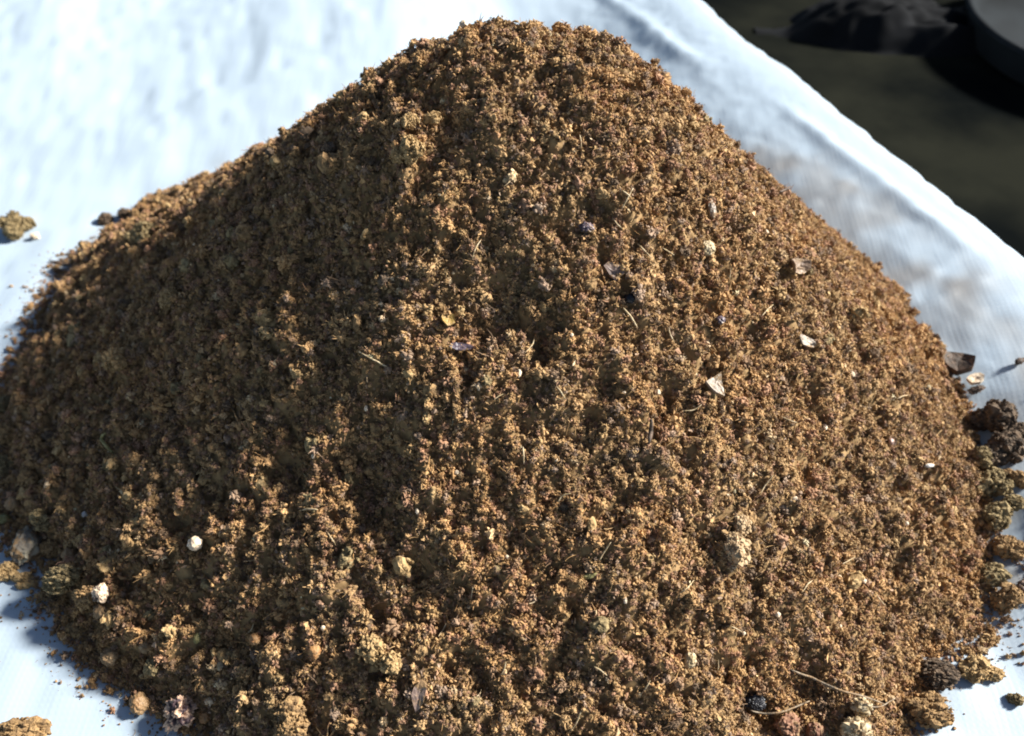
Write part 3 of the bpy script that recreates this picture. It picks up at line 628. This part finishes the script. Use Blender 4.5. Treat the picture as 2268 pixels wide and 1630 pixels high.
# stalks, roots and fibres
strand('root_stalk', [(1737, 1472), (1762, 1490), (1796, 1506), (1850, 1538), (1895, 1550), (1940, 1556)], .55, M['root'], 'thin grey root arching over the bottom right hollow', 'root', 3.2, .6, arch=4)
strand('root_stalk', [(1640, 1574), (1680, 1586), (1725, 1588), (1795, 1562)], .45, M['root'], 'thin pale root lying below the arching one', 'root', 3.5, .5, arch=3)
strand('root_stalk', [(1900, 1565), (1935, 1562), (1965, 1545)], .35, M['root'], 'short root tip right of the arching root', 'root', 3, .5)
strand('straw_stalk', [(1375, 468), (1383, 445), (1392, 425)], .34, M['straw'], 'straw leaning right, one of two crossed on upper slope', 'straw', 2.2)
strand('straw_stalk', [(1374, 428), (1386, 444)], .36, M['straw'], 'short straw crossing the leaning one on upper slope', 'straw', 2.8)
strand('straw_stalk', [(1375, 686), (1392, 704), (1408, 726)], .42, M['straw'], 'tan straw just below the black bead', 'straw', 1.8)
strand('dark_twig', [(110, 580), (135, 585), (162, 590)], .8, M['bark'], 'dark twig on the sheet at the upper left toe', 'twig', .3)
strand('dark_twig', [(1712, 436), (1722, 430), (1736, 424)], .6, M['bark'], 'dark twig poking from the right outline of the heap', 'twig', 3)
strand('dark_stick', [(1432, 928), (1434, 955), (1432, 985)], .95, M['bark'], 'upright dark stick in a hollow right of centre', 'stick', 1.5)
strand('straw_stalk', [(806, 782), (830, 797), (862, 812)], .38, M['straw'], 'pale straw on the ridge edge left of centre', 'straw', 2.5)
strand('olive_fibre', [(244, 958), (234, 968), (240, 985), (258, 1000)], .9, M['olive'], 'hooked olive fibre on the shaded left flank', 'fibre', 1.5)
FIB = 'thin pale fibres scattered over the sunlit slope'
fib = [(1284, 318, 90, 30), (1054, 556, 75, 38), (1168, 768, 55, 34), (1420, 560, -50, 40), (1365, 500, -60, 30), (1472, 560, -35, 26), (1160, 1010, -75, 30),
       (1240, 870, -60, 24), (1610, 610, 80, 26), (1690, 690, 50, 30), (1530, 905, 20, 34), (1690, 1075, 60, 40), (1250, 1105, 40, 30), (1515, 1300, 45, 34),
       (1340, 1220, 55, 40), (1180, 1330, 35, 26), (1050, 1310, 80, 24), (1430, 1520, 60, 30), (1275, 1590, 65, 46), (1620, 1390, -30, 26), (1870, 1240, 30, 30),
       (1780, 1300, 55, 28), (1940, 1330, -45, 26), (1740, 930, -20, 30), (1990, 880, 15, 22), (1115, 1480, 70, 26), (985, 1400, 55, 30), (690, 1130, 10, 26),
       (560, 1390, 60, 24), (735, 1190, -60, 22), (1480, 745, -70, 26), (1105, 880, 30, 22), (1330, 1480, -40, 28), (1580, 1470, 80, 24), (1060, 1540, 50, 30)]
for px, py, a, L in fib:
    dx, dy = math.cos(math.radians(a)) * L * .6, -math.sin(math.radians(a)) * L * .6; b = random.uniform(-.15, .15) * L
    strand('plant_fibre', [(px - dx, py - dy), (px + b * .5, py + b), (px + dx, py + dy)], random.uniform(.22, .34), M['straw'], 'thin pale plant fibre lying among the crumbs of the sunlit slope', 'fibre', 1.9, .6, FIB)
GR = 'tiny pale grains among the crumbs'
for px, py in [(1381, 870), (1264, 745), (1150, 830), (1232, 1020), (1715, 1360), (1640, 1400), (1855, 1385), (2000, 1160), (1905, 1290), (700, 1010), (815, 905), (1820, 950),
               (1540, 1090), (1690, 520), (1450, 870), (720, 1390), (925, 1130), (1010, 1045), (1120, 1235), (1755, 1105), (1880, 830), (1385, 1330)]:
    w = random.uniform(8, 14); put('pale_grain', blob(w, w * random.uniform(.7, 1.6), w * .8, .2, base=ICO2), px, py, M['cream'], 'tiny pale grain lying among the brown crumbs of the slope', 'grain', .1, group=GR)

# ------------------------------------------------------------------ dim things on the dark floor beyond the sheet
def m_flat(name, c, rough=.95):
    m, n, l, b = mat_new(name); b.inputs['Roughness'].default_value = rough; b.inputs['Specular IOR Level'].default_value = .1
    tc = n.new('ShaderNodeTexCoord'); nt = n.new('ShaderNodeTexNoise'); nt.inputs['Scale'].default_value = 14; nt.inputs['Detail'].default_value = 5; l.new(tc.outputs['Object'], nt.inputs['Vector'])
    r = n.new('ShaderNodeValToRGB'); r.color_ramp.elements[0].position = .35; r.color_ramp.elements[0].color = (*[k * .6 for k in c], 1)
    r.color_ramp.elements[1].position = .65; r.color_ramp.elements[1].color = (*[k * 1.3 for k in c], 1); l.new(nt.outputs['Fac'], r.inputs[0]); l.new(r.outputs[0], b.inputs['Base Color']); return m
def lathe(prof, n=64):
    a = np.linspace(0, 2 * np.pi, n, endpoint=False); v = np.concatenate([np.stack([r * np.cos(a), r * np.sin(a), np.full(n, z)], 1) for r, z in prof]); f = []
    for i in range(len(prof) - 1):
        for j in range(n):
            k = (j + 1) % n; f.append([i * n + j, i * n + k, (i + 1) * n + k, (i + 1) * n + j])
    return v, np.array(f)
b_ = on_plane(2150, 175, -.006) + np.array([.155, .05, 0])
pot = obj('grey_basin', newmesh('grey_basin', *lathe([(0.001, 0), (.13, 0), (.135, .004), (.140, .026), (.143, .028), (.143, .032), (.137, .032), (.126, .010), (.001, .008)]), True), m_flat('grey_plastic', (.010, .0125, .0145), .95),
          None, label='dim grey round vessel in the dark top right corner', category='vessel'); pot.location = b_
def heap_of_cloth(w, d, h, seed, n=70):
    u = np.linspace(-1, 1, n); X, Y = np.meshgrid(u, u, indexing='ij'); r = np.hypot(X, Y) * (1.15 + .35 * nz(X * 1.7 + seed, Y * 1.7, seed) + .2 * nz(X * 4 + seed, Y * 4, seed + 1))
    z = h * np.clip(1 - r**2, -.05, 1)**.7 if False else h * np.clip(1 - r * r, 0, 1) * (1 + .35 * fbm(X * 3 + seed, Y * 3, 3, seed))
    F = grid_faces(n, n); F = F[(z.ravel()[F] > 0).any(1)]
    return np.stack([X.ravel() * w / 2, Y.ravel() * d / 2, z.ravel() - .001], 1), F
q = on_plane(1930, 70, -.006)
o = obj('black_cloth', newmesh('black_cloth', *heap_of_cloth(.22, .13, .03, 3), True), m_flat('black_cloth', (.0035, .004, .005)), None, label='crumpled black cloth on the dark floor beyond the sheet', category='cloth'); o.location = q + np.array([0, 0, .001])
